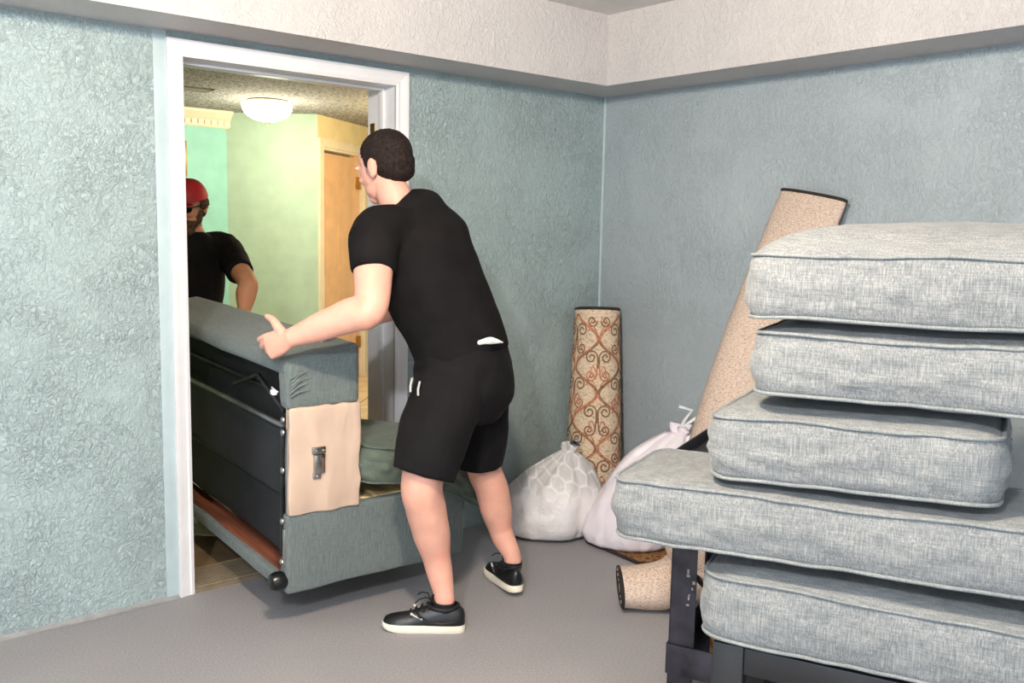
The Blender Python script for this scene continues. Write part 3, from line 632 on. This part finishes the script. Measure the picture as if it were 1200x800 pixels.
# beige muslin panel at the bare end
def dmus(co, n_):
    f = abs(n3((co.x+co.z*.6)*16, .3, (co.z-co.x)*4))*.018
    return n_*f if n_.y < -.3 else V((0, 0, 0))
sp_build(soft_box(.004, BT+.002, -.008, .03, BH-.004, .672, .006, 1, 1, 1, dmus), 'muslin_panel', 'beige', angle=180)
br = MB(); br.box(.085, .135, -.02, -.008, .505, .53, bev=.002); br.box(.09, .132, -.024, -.008, .435, .503, bev=.003); br.box(.088, .118, -.02, -.008, .415, .436, bev=.002); br = sp_build(br, 'steel_bracket', 'chrome')
for x, z in ((.098, .517), (.125, .517), (.102, .426)): MBq = MB().ell((x, -.022, z), (.005, .004, .005), None, 10, 6); sp_build(MBq, 'bolt', 'chrome', br)
# seat base
def dbase(co, n_): return n_*(n3(co.x*6, co.y*6, co.z*6)*.006)
sp_build(soft_box(0, SW, -.002, .06, 0, BH, .014, 1, 1, 1, dbase), 'end_panel', 'sofafab', angle=180)
sp_build(soft_box(SW-.05, SW, .06, SL, 0, BH, .014, 1, 1, 1, dbase), 'front_panel', 'sofafab', angle=180)
sp_build(MB().box(BT, SW-.05, .03, SL-.02, BH-.03, BH+.004, bev=.003), 'seat_deck', 'pine')
sp_build(MB().box(.125, SW-.05, .06, SL-.02, .045, .06), 'bottom_dust_cover', 'blackcloth', so, False)
sp_build(soft_box(0, .03, .06, SL, 0, .045, .008, 1, 1, 1, dbase), 'bottom_fabric_edge', 'sofafab', angle=180)
sp_build(MB().box(.03, .12, .06, SL-.02, .004, .045, bev=.003), 'bottom_rail', 'redwood')
# black rear: two folded mattress pads and the folding mechanism
def dpad(co, n_): return n_*(n3(co.x*5, co.y*5, co.z*5)*.012+n3(co.x*14, co.y*14, co.z*14)*.004)
sp_build(soft_box(.040, .085, .05, SL-.03, .31, .575, .022, 1, 1, 1, dpad), 'folded_mattress', 'blackvinyl', angle=180)
sp_build(soft_box(.070, .13, .045, SL-.03, .075, .31, .03, 1, 1, 1, dpad), 'folded_mattress', 'blackvinyl', angle=180)
sp_build(MB().tube([V((.016, .05, .598)), V((.016, SL-.05, .598))], .011, 10), 'frame_tube', 'steel')
sp_build(MB().tube([V((.04, .05, .70)), V((.04, SL-.05, .70))], .009, 10), 'frame_tube', 'blacksteel')
sp_build(MB().tube([V((.05, .05, .325)), V((.05, SL-.05, .325))], .008, 10), 'frame_tube', 'blacksteel')
sp_build(MB().tube([V((.012, .05, .655)), V((.02, .3, .74)), V((.03, .55, .66))], .009, 10), 'linkage_arm', 'blacksteel')
sp_build(MB().tube([V((.012, .02, .60)), V((.01, .024, .5)), V((.012, .02, .33)), V((.012, .02, .14))], .010, 10), 'frame_tube', 'steel')
sp_build(MB().box(-.004, .008, .035, .055, .13, .60, bev=.003), 'linkage_bar', 'blacksteel')
sp_build(MB().box(-.006, .004, .012, .028, .10, .24, bev=.003), 'pale_catch', 'chrome')
for z in (.115, .265, .45, .585, .63): sp_build(MB().ell((-.006, .03, z), (.007, .012, .012), None, 12, 8), 'rivet', 'chrome')
sp_build(MB().tube([V((-.02, .09, .735)), V((-.03, .02, .733))], .0025, 6), 'wire_clip', 'tie')
sp_build(MB().box(-.034, -.018, .05, .072, .715, .733, bev=.002), 'white_clip_tab', 'tie')
ft = MB(); ft.loft([[V((-.05+x, .03+r_*math.cos(2*math.pi*k/24), .048+r_*math.sin(2*math.pi*k/24))) for k in range(24)] for x, r_ in ((0, .018), (.004, .028), (.02, .034), (.04, .034), (.055, .03), (.062, .022))]); sp_build(ft, 'roller_foot', 'blackplastic')
for y in (SL-.1,): sp_build(MB().box(.02, .08, y, y+.06, -.05, .01, bev=.01), 'foot', 'blackplastic')
# far arm, still on
sp_build(soft_box(0, SW-.02, SL, SL+.20, .0, .60, .04, 1, 1, 1, dfab), 'far_arm', 'sofafab', angle=180)
# loose cushion slumped on the near end of the seat: its own thing
SM = so.matrix_basis if False else Matrix.Translation(so.location) @ Matrix.Rotation(R(-2), 4, 'Z') @ Matrix.Rotation(R(2.2), 4, 'X')
lc = SM @ Matrix.Translation(V((.585, .195, BH+.105))) @ Matrix.Rotation(R(8), 4, 'Y') @ Matrix.Rotation(R(2), 4, 'Z')
cushion('loose_cushion', .60, .46, .13, .035, .012, lc, 'sofacush', 'sofacush', 'dark sage cushion slumped on the bare seat of the carried sofa', None, 9, rc=.06, wr=.02, sag=lambda x, y: -.05*max(0, x+.1)**2 - .055*max(0, -y)*max(0, x+.4))

# ================================================================ PEOPLE
UP = V((0, 0, 1))
def hand(mb, W, fwd, side, palm, curls, thumb=(.75, .55, .25), s=1.0, spread=.09):
    """W wrist, fwd towards the fingers, side towards the thumb, palm the way the palm faces"""
    fwd = V(fwd).normalized(); side = (V(side)-fwd*V(side).dot(fwd)).normalized(); palm = V(palm); palm = (palm-fwd*palm.dot(fwd)-side*palm.dot(side)).normalized()
    mb.sweep([(W-fwd*.03*s, .027*s, .020*s, side), (W, .029*s, .020*s, side), (W+fwd*.045*s, .040*s, .018*s, side), (W+fwd*.088*s, .043*s, .0145*s, side)], 4, 18)
    for i, (o_, ln, r_) in enumerate(((.032, .074, .0088), (.0105, .083, .0092), (-.0115, .077, .0088), (-.032, .061, .0078))):
        b = W + fwd*(.080 - abs(i-1)*.004)*s + side*o_*s; d0 = (fwd + side*(o_*spread*14*.2)).normalized(); ang = 0; pts = [b]; P = b + d0*.012*s; pts.append(P)
        c = curls[i] if isinstance(curls[0], (tuple, list)) else curls
        for seg, cv in zip((.45, .31, .24), c):
            ang += R(cv); d = d0*math.cos(ang) + palm*math.sin(ang); P = P + d*ln*seg*s; pts.append(P)
        rr = [r_*s*k for k in (1.05, 1.05, .98, .9, .72)]
        mb.sweep([(p, a, a, side) for p, a in zip(pts, rr)], 4, 12, .5, .9)
    td = (side*thumb[0]+fwd*thumb[1]+palm*thumb[2]).normalized(); b = W+fwd*.022*s+side*.022*s
    td2 = (td*.75+fwd*.55+palm*.15).normalized()
    mb.sweep([(b, .017*s, .017*s, palm), (b+td*.032*s, .0145*s, .0145*s, palm), (b+td*.054*s, .0115*s, .0115*s, palm), (b+td*.054*s+td2*.026*s, .0088*s, .0088*s, palm)], 4, 12, .5, .9)
def head(mb, c, F, U, s=1.0, jaw=1.0):
    """skull, jaw, brow, nose, ears, lips around centre c looking along F"""
    F = V(F).normalized(); U = (V(U)-F*V(U).dot(F)).normalized(); Lh = U.cross(F); M = Matrix((F, Lh, U)).transposed()
    def e(p, r_, u=20, v=14): mb.ell(c + M @ (V(p)*s), V(r_)*s, M, u, v)
    e((-.012, 0, .030), (.100, .078, .088)); e((.020, 0, -.010), (.076, .068, .085)); e((.030, 0, -.058), (.060, .056*jaw, .052)); e((.062, 0, -.092), (.026, .030*jaw, .022))
    e((.082, 0, .018), (.014, .056, .012)); e((.100, 0, -.022), (.018, .011, .012)); e((.092, 0, -.005), (.013, .008, .026)); e((.094, .010, -.028), (.010, .008, .007)); e((.094, -.010, -.028), (.010, .008, .007))
    e((.068, .035, -.025), (.022, .018, .016)); e((.068, -.035, -.025), (.022, .018, .016)); e((.084, 0, -.056), (.013, .024, .006)); e((.082, 0, -.066), (.013, .020, .006))
    for y in (1, -1):
        e((-.012, y*.082, -.005), (.020, .009, .032)); e((-.004, y*.080, -.026), (.011, .008, .014))
    return M
def eyes(c, M, s, parent):
    for y in (1, -1):
        p = c + M @ (V((.073, y*.031, .004))*s); MB().ell(p, V((.013, .013, .012))*s, M, 12, 8).build('eye', 'eye', parent)
        p = c + M @ (V((.0835, y*.031, .004))*s); MB().ell(p, V((.0035, .0055, .0055))*s, M, 10, 6).build('iris', 'iris', parent)
def shoe(parent, heel, toe, lift=0, label=None, side=1, mat='shoe'):
    """low trainer: heel and toe are floor points; lift raises the heel"""
    d = (toe-heel); Ls = d.length; d.normalize(); n = V((d.y, -d.x, 0))   # n to the right of the foot
    def W(x, y, z):
        zl = lift*max(0, 1-x/Ls*1.35)**1.1; return heel + d*x + n*y + UP*(z+zl)
    prof = [(0, .010, .062), (.005, .020, .080), (.016, .028, .090), (.04, .033, .094), (.09, .036, .096), (.15, .038, .087), (.20, .042, .066), (.245, .045, .059), (.275, .041, .053), (.294, .030, .045), (.302, .016, .034)]
    k = Ls/.302
    def ringU(x, hw, hh, z0=.022, inset=0):
        pts = []
        for j in range(24):
            a = 2*math.pi*j/24; c_, s_ = math.cos(a), math.sin(a)
            yy = (abs(c_)**.75)*math.copysign(1, c_)*hw*(1-(.08 if x < .11 else .28)*max(0, s_)); zz = z0 + (hh-z0)*(max(0, s_)**.8) if s_ > 0 else z0 - .004*abs(s_)
            pts.append(W(x*k, yy, zz))
        return pts
    sh = MB().loft([ringU(x+.0, hw-.001, hh) for x, hw, hh in prof]).build('shoe', mat, parent, True, 60)
    if label: sh['label'] = label
    sole = MB()
    rr = []
    for z, g in ((0, .98), (.004, 1.03), (.018, 1.05), (.027, 1.0)):
        outl = [(x, hw) for x, hw, _ in prof]; loop = [(x, hw*g+.001) for x, hw in outl] + [(x, -hw*g-.001) for x, hw in outl[::-1]]
        rr.append([W((x-.15)*k*(1.012 if g > 1 else 1)+.15*k, y, z+(.012*max(0, (x-.22)/.08)**2 if z < .02 else .004*max(0, (x-.22)/.08))) for x, y in loop])
    sole.loft(rr).build('sole', 'sole', sh, True, 45)
    rim = MB(); rim.tube([W(.078*k+.052*math.cos(a), .037*math.sin(a), .088+.006*math.cos(a)**2) for a in [2*math.pi*i/28 for i in range(28)]], .0075, 8, True); rim.build('collar', mat, sh)
    MB().sweep([(W(.10*k, 0, .10), .024, .006, n), (W(.122*k, 0, .118), .022, .005, n), (W(.112*k, 0, .135), .018, .004, n)], 3, 14).build('tongue', mat, sh)
    for i in range(5):
        x = .128+.021*i; z = .098-.0085*i-.0005*i*i
        MB().tube([W(x*k, -.026, z-.012), W((x+.006)*k, -.012, z+.001), W((x+.010)*k, .012, z+.001), W((x+.016)*k, .026, z-.013)], .0032, 6).build('lace', 'laces', sh)
    for a in (1, -1): MB().tube([W(.125*k, 0, .108), W(.14*k, a*.02, .128), W(.165*k, a*.034, .125), W(.18*k, a*.04, .112)], .0022, 6).build('lace', 'laces', sh)
    for sd in (1, -1):
        MB().tube([W(.03*k, sd*.0335, .045), W(.08*k, sd*.0345, .036), W(.13*k, sd*.037, .042), W(.17*k, sd*.0375, .066)], [.002, .0035, .0045, .006], 6, flat=.5).build('side_stripe', mat, sh)
        lg = MB(); b = W(.168*k, sd*.0385, .060)
        for px_, pz_, l_ in ((0, 0, .028), (.016, .007, .016), (-.012, -.006, .012), (.022, .012, .008)): lg.ell(b+d*px_+UP*pz_, (.0042, .0042, .0042), None, 8, 6); lg.tube([b+d*px_+UP*pz_, b+d*(px_+l_*.7)+UP*(pz_+l_*.25)], .003, 6)
        lg.build('silver_emblem', 'silver', sh)
    MB().box(-.007, .007, -.0015, .0015, -.009, .009, Matrix.Translation(W(.112*k, .0, .136)) @ Matrix((n, d, UP)).transposed().to_4x4(), .001).build('tongue_label', 'silver', sh)
    return W, k
# ---------------- the mover at this end
F1 = V((-.5, .866, 0)); L1v = V((-.866, -.5, 0))
heelL, toeL = V((-1.578, -.918, 0)), V((-1.797, -.722, 0)); heelR, toeR = V((-1.240, -.815, 0)), V((-1.140, -.525, 0))
p1 = empty('person', V((-1.45, -.78, 0)), 'person in black t-shirt and shorts lifting the near end of the sofa', 'person')
Wl, kl = shoe(p1, heelL, toeL); Wr, kr = shoe(p1, heelR, toeR, .025)
ankL = Wl(.078*kl, 0, .085); ankR = Wr(.066*kr, 0, .09)
b = MB()
hipL, hipR = at(528, 445, 3.27), at(562, 448, 3.50); pel = at(543, 432, 3.39); wst = at(533, 385, 3.39); cst = at(503, 315, 3.36); ucs = at(483, 274, 3.34); nkb = at(466, 238, 3.33)
hc = at(450, 196, 3.34); HFd = V((-.32, .92, -.26)).normalized(); HU = V((-.08, .05, 1))
b.sweep([(pel-UP*.05, .13, .16, F1), (wst, .135, .165, F1), (cst, .135, .185, F1), (ucs, .085, .15, F1), (nkb-UP*.01, .055, .06, F1)], 6, 26)
b.sweep([(ucs+UP*.0, .07, .075, F1), (nkb, .062, .064, F1), (at(456, 215, 3.335), .058, .058, F1), (hc-UP*.03-F1*.01, .056, .056, F1)], 5, 20)
M1 = head(b, hc, HFd, HU, 1.04)
shL = at(440, 278, 3.14); shR = at(500, 268, 3.50); elL = at(434, 361, 3.02); wrL = at(340, 396, 3.06); haL = at(325, 400, 3.03)
b.sweep([(ucs.lerp(shL, .5), .07, .07, F1), (shL, .068, .07, F1), (shL.lerp(elL, .45), .066, .066, F1), (elL, .056, .058, F1), (elL.lerp(wrL, .22), .058, .055, UP), (elL.lerp(wrL, .55), .050, .044, UP), (wrL, .032, .026, UP)], 6, 22)
haR = V((-1.84, -.44, 1.045)); elR = at(478, 352, 3.44); wrR = haR + V((.085, -.015, .035))
b.sweep([(ucs.lerp(shR, .5), .07, .07, F1), (shR, .066, .068, F1), (shR.lerp(elR, .5), .06, .06, F1), (elR, .050, .052, F1), (elR.lerp(wrR, .35), .048, .046, UP), (wrR, .030, .025, UP)], 6, 22)
hand(b, wrL, (at(296, 413, 3.13)-wrL), UP, fw*.85 - UP*.45, ((18, 40, 30), (28, 45, 35), (40, 48, 35), (55, 50, 35)), (1.0, .40, .0), 1.10)
hand(b, wrR, V((-.9, .1, -.15)), V((.1, .9, -.0)), -UP, ((15, 25, 30),)*4, (.7, .6, .2), 1.0)
knL = at(495, 562, 3.21); knR = at(566, 543, 3.60)
b.sweep([(hipL.lerp(pel, .45), .09, .09, F1), (hipL.lerp(knL, .4), .098, .095, F1), (knL-UP*.0, .074, .072, F1), (at(499, 595, 3.24), .072, .070, F1), (at(505, 622, 3.27), .068, .064, F1), (at(513, 660, 3.31), .050, .046, F1), (ankL+UP*.045, .038, .034, F1), (ankL-UP*.01, .032, .024, F1)], 6, 24)
b.sweep([(hipR.lerp(pel, .45), .09, .09, F1), (hipR.lerp(knR, .4), .095, .092, F1), (knR, .068, .066, F1), (at(576, 572, 3.64), .067, .064, F1), (at(581, 594, 3.66), .065, .060, F1), (at(588, 625, 3.68), .047, .043, F1), (ankR+UP*.045, .036, .033, F1), (ankR-UP*.01, .032, .024, F1)], 6, 24)
blob(b, 'body', 'skin', p1, .0042, 5, .5)
eyes(hc, M1, 1.04, p1)
# hair
hb = MB(); s_ = 1.04
for pt, r_ in (((-.022, 0, .040), (.098, .083, .086)), ((-.045, 0, .002), (.070, .080, .070)), ((-.060, 0, -.030), (.046, .066, .040))): hb.ell(hc + M1 @ (V(pt)*s_), V(r_)*s_, M1)
for y in (1, -1): hb.ell(hc + M1 @ (V((-.002, y*.070, .022))*s_), V((.030, .012, .040))*s_, M1)
blob(hb, 'hair', 'hair', p1, .004, 3, .5, lambda co, n_: noise.noise(co*160)*.0022+noise.noise(co*60)*.0015)
for y in (1, -1): MB().ell(hc + M1 @ (V((.012, y*.071, .000))*s_), V((.014, .007, .030))*s_, M1).build('sideburn', 'stubble', p1)
# t-shirt
t = MB()
hem = at(545, 408, 3.39)
t.sweep([(at(545, 420, 3.39), .168, .192, F1), (at(541, 407, 3.39), .172, .195, F1), (at(530, 378, 3.39), .174, .200, F1), (at(514, 346, 3.37), .180, .212, F1), (at(503, 314, 3.36), .176, .220, F1), (at(494, 284, 3.36), .174, .212, F1), (at(481, 255, 3.345), .128, .165, F1), (nkb+UP*.004, .072, .076, F1)], 6, 40, .1, 0)
slv = shL.lerp(elL, .50)
t.sweep([(ucs.lerp(shL, .35), .10, .11, F1), (shL, .088, .095, F1), (slv, .074, .078, F1)], 6, 30, .5, 0)
t.sweep([(ucs.lerp(shR, .35), .10, .11, F1), (shR, .086, .092, F1), (shR.lerp(elR, .55), .074, .076, F1)], 6, 30, .5, 0)
def folds(sc_, amp):
    return lambda co, n_: noise.noise(V((co.x*sc_, co.y*sc_, co.z*sc_*.45)))*amp + noise.noise(V((co.x*sc_*2.2, co.y*sc_*2.2, co.z*sc_*1.3)))*amp*.4
blob(t, 't_shirt', 'shirt', p1, .006, 18, .5, folds(9, .007))
# shorts
sh = MB()
sh.sweep([(at(538, 382, 3.39), .150, .180, F1), (at(541, 402, 3.39), .160, .188, F1), (pel, .178, .200, F1), (at(548, 455, 3.39), .172, .200, F1), (at(545, 480, 3.39), .13, .17, F1)], 6, 36, 0, .4)
sh.sweep([(hipL.lerp(pel, .35)+UP*.01, .14, .115, F1), (at(512, 500, 3.23), .130, .120, F1), (at(496, 557, 3.20), .112, .108, F1)], 7, 30, .5, 0)
sh.sweep([(hipR.lerp(pel, .3)+UP*.01, .135, .115, F1), (at(563, 500, 3.54), .112, .110, F1), (at(561, 543, 3.585), .094, .098, F1)], 7, 30, .5, 0)
so_ = blob(sh, 'shorts', 'shorts', p1, .006, 7, .5, folds(10, .007))
MB().sweep([(at(552, 405, 3.232), .002, .004, UP), (at(563, 401, 3.224), .009, .005, UP), (at(575, 399, 3.226), .013, .005, UP), (at(589, 401, 3.240), .003, .004, UP)], 6, 14).build('waistband_gap', 'grey', so_)
for x, y in ((480, 452), (489, 456)): MB().tube([at(x+3, y-9, 3.17), at(x+1, y, 3.155), at(x+1, y+7, 3.16)], .004, 6).build('drawstring_tip', 'silver', so_)
for ank, lab in ((ankL, 0), (ankR, 1)):
    sk = MB().sweep([(ank-UP*.02, .034, .024, F1), (ank+UP*.004, .040, .034, F1), (ank+UP*.022, .0415, .0375, F1)], 4, 22, .4, .0).build('sock', 'sock', p1)

# ---------------- the mover inside the hall
p2l = V((-1.62, 1.52, HF)); F2 = V((.02, -1, 0)).normalized(); S2 = V((1, .02, 0))   # S2: towards his left arm
p2 = empty('person', p2l, 'person in red cap and black t-shirt holding the far end of the sofa', 'person')
b = MB(); z0 = HF
c2 = at(221, 241, 4.92); H2 = V((-.70, -.66, -.26)).normalized()
nk2 = at(222, 263, 5.0); n0 = at(222, 277, 4.98); uc2 = n0 + V((0, .02, -.10)); ch2 = n0 + V((.0, .05, -.26)); ws2 = n0 + V((0, .10, -.46)); pe2 = n0 + V((0, .14, -.60))
b.sweep([(pe2-UP*.03, .12, .15, F2), (ws2, .12, .15, F2), (ch2, .13, .18, F2), (uc2, .10, .17, F2), (nk2, .06, .065, F2)], 6, 26)
b.sweep([(uc2, .07, .08, F2), (nk2, .064, .066, F2), (c2-UP*.04, .058, .058, F2)], 6, 20)
M2 = head(b, c2, H2, UP, 1.06, 1.05)
arms = {}
fz = .985; 
for sd in (1, -1):
    sh_ = uc2 + S2*sd*.205 + UP*.035; el_ = (at(290, 331, 4.88) if sd > 0 else sh_ + V((-.09, -.06, -.27))); wr_ = (at(286, 364, 4.80) if sd > 0 else el_ + V((.06, -.22, -.12)))
    arms[sd] = (sh_, el_, wr_)
    b.sweep([(uc2.lerp(sh_, .5), .07, .07, F2), (sh_, .068, .07, F2), (sh_.lerp(el_, .5), .058, .056, F2), (el_, .052, .052, F2), (el_.lerp(wr_, .4), .054, .050, S2), (wr_, .034, .030, S2)], 6, 22)
    hand(b, wr_, V((-.02*sd, -.6, -.35)), V((-sd, -.1, 0)), V((0, .2, -1)), ((20, 30, 30),)*4, (.6, .7, .2), 1.0)
for sd in (1, -1):
    hp = pe2 + S2*sd*.10; ft_ = p2l + S2*sd*.13 + V((0, .10, .10)); kn_ = hp.lerp(ft_, .5) + F2*.06
    b.sweep([(hp, .10, .09, F2), (hp.lerp(kn_, .5), .09, .085, F2), (kn_, .068, .064, F2), (kn_.lerp(ft_, .35), .066, .06, F2), (ft_+UP*.03, .04, .036, F2), (ft_-UP*.02, .042, .036, F2)], 5, 20)
    shoe(p2, V((ft_.x, ft_.y+.07, HF)), V((ft_.x+sd*.03, ft_.y-.22, HF)))
blob(b, 'body', 'skin2', p2, .0045, 5, .5)
eyes(c2, M2, 1.06, p2)
bd = MB()
for pt, r_ in (((.040, 0, -.075), (.058, .058, .042)), ((.060, 0, -.105), (.040, .044, .036)), ((.020, .055, -.045), (.030, .018, .042)), ((.020, -.055, -.045), (.030, .018, .042)), ((.090, 0, -.046), (.014, .028, .007))): bd.ell(c2 + M2 @ (V(pt)*1.06), V(r_)*1.06, M2)
blob(bd, 'beard', 'beard', p2, .004, 3, .5, lambda co, n_: noise.noise(co*120)*.003)
hb = MB()
for pt, r_ in (((-.040, 0, .005), (.078, .084, .070)), ((-.060, 0, -.035), (.045, .066, .045))): hb.ell(c2 + M2 @ (V(pt)*1.06), V(r_)*1.06, M2)
for y in (1, -1): hb.ell(c2 + M2 @ (V((-.002, y*.080, .012))*1.06), V((.030, .016, .030))*1.06, M2)
blob(hb, 'hair', 'beard', p2, .004, 3, .5, lambda co, n_: noise.noise(co*90)*.006)
gl = MB()
for y in (1, -1):
    gl.ell(c2 + M2 @ (V((.098, y*.034, .008))*1.06), V((.006, .030, .020))*1.06, M2); gl.tube([c2 + M2 @ (V(q_)*1.06) for q_ in ((.095, y*.062, .014), (.06, y*.080, .014), (-.02, y*.090, .012))], .004, 6)
gl.tube([c2 + M2 @ (V(q_)*1.06) for q_ in ((.1, -.01, .012), (.106, 0, .014), (.1, .01, .012))], .003, 6); gl.build('sunglasses', 'lens', p2)
cp = MB(); rings = []
for a in (0, 8, 18, 30, 42, 55, 68, 80, 88):
    rings.append([c2 + M2 @ (V((-.006 + .112*math.cos(R(a))**.8*math.cos(2*math.pi*k/36), .094*math.cos(R(a))**.8*math.sin(2*math.pi*k/36), .036 + .098*math.sin(R(a))))*1.06) for k in range(36)])
capo = cp.loft(rings).build('cap', 'red', p2, True, 70)
bm_ = MB(); top = []; bot = []
br_ = [(.085, .072), (.13, .070), (.165, .048), (.178, 0), (.165, -.048), (.13, -.070), (.085, -.072)]
bm_.prism(br_, lambda q_: c2 + M2 @ (V((q_[0], q_[1], .040-abs(q_[1])*.22))*1.06), lambda q_: c2 + M2 @ (V((q_[0], q_[1], .047-abs(q_[1])*.22))*1.06)); bm_.build('cap_brim', 'red', capo)
MB().ell(c2 + M2 @ (V((-.006, 0, .136))*1.06), (.008, .008, .005), None, 10, 6).build('cap_button', 'red', capo)
t = MB()
t.sweep([(pe2+UP*.0, .15, .19, F2), (ws2, .15, .19, F2), (ch2, .158, .21, F2), (uc2, .125, .20, F2), (uc2.lerp(nk2, .45), .095, .15, F2), (nk2-UP*.045+V((0, .015, 0)), .066, .085, F2)], 6, 36, .2, 0)
for sd in (1, -1):
    sh_, el_, wr_ = arms[sd]; t.sweep([(uc2.lerp(sh_, .4), .09, .10, F2), (sh_, .084, .088, F2), (sh_.lerp(el_, .72), .074, .074, F2)], 6, 28, .5, 0)
blob(t, 't_shirt', 'shirt', p2, .006, 7, .5, folds(9, .006))
t = MB(); t.sweep([(pe2+UP*.05, .135, .175, F2), (pe2-UP*.05, .145, .185, F2), (pe2-UP*.14, .11, .15, F2)], 5, 30, .1, .4)
for sd in (1, -1):
    hp = pe2 + S2*sd*.10; ft_ = p2l + S2*sd*.13 + V((0, .10, .10)); kn_ = hp.lerp(ft_, .5) + F2*.06
    t.sweep([(hp, .118, .105, F2), (kn_, .09, .085, F2), (ft_, .075, .07, F2)], 6, 26, .4, 0)
blob(t, 'trousers', 'denim', p2, .007, 6, .5, folds(10, .006))
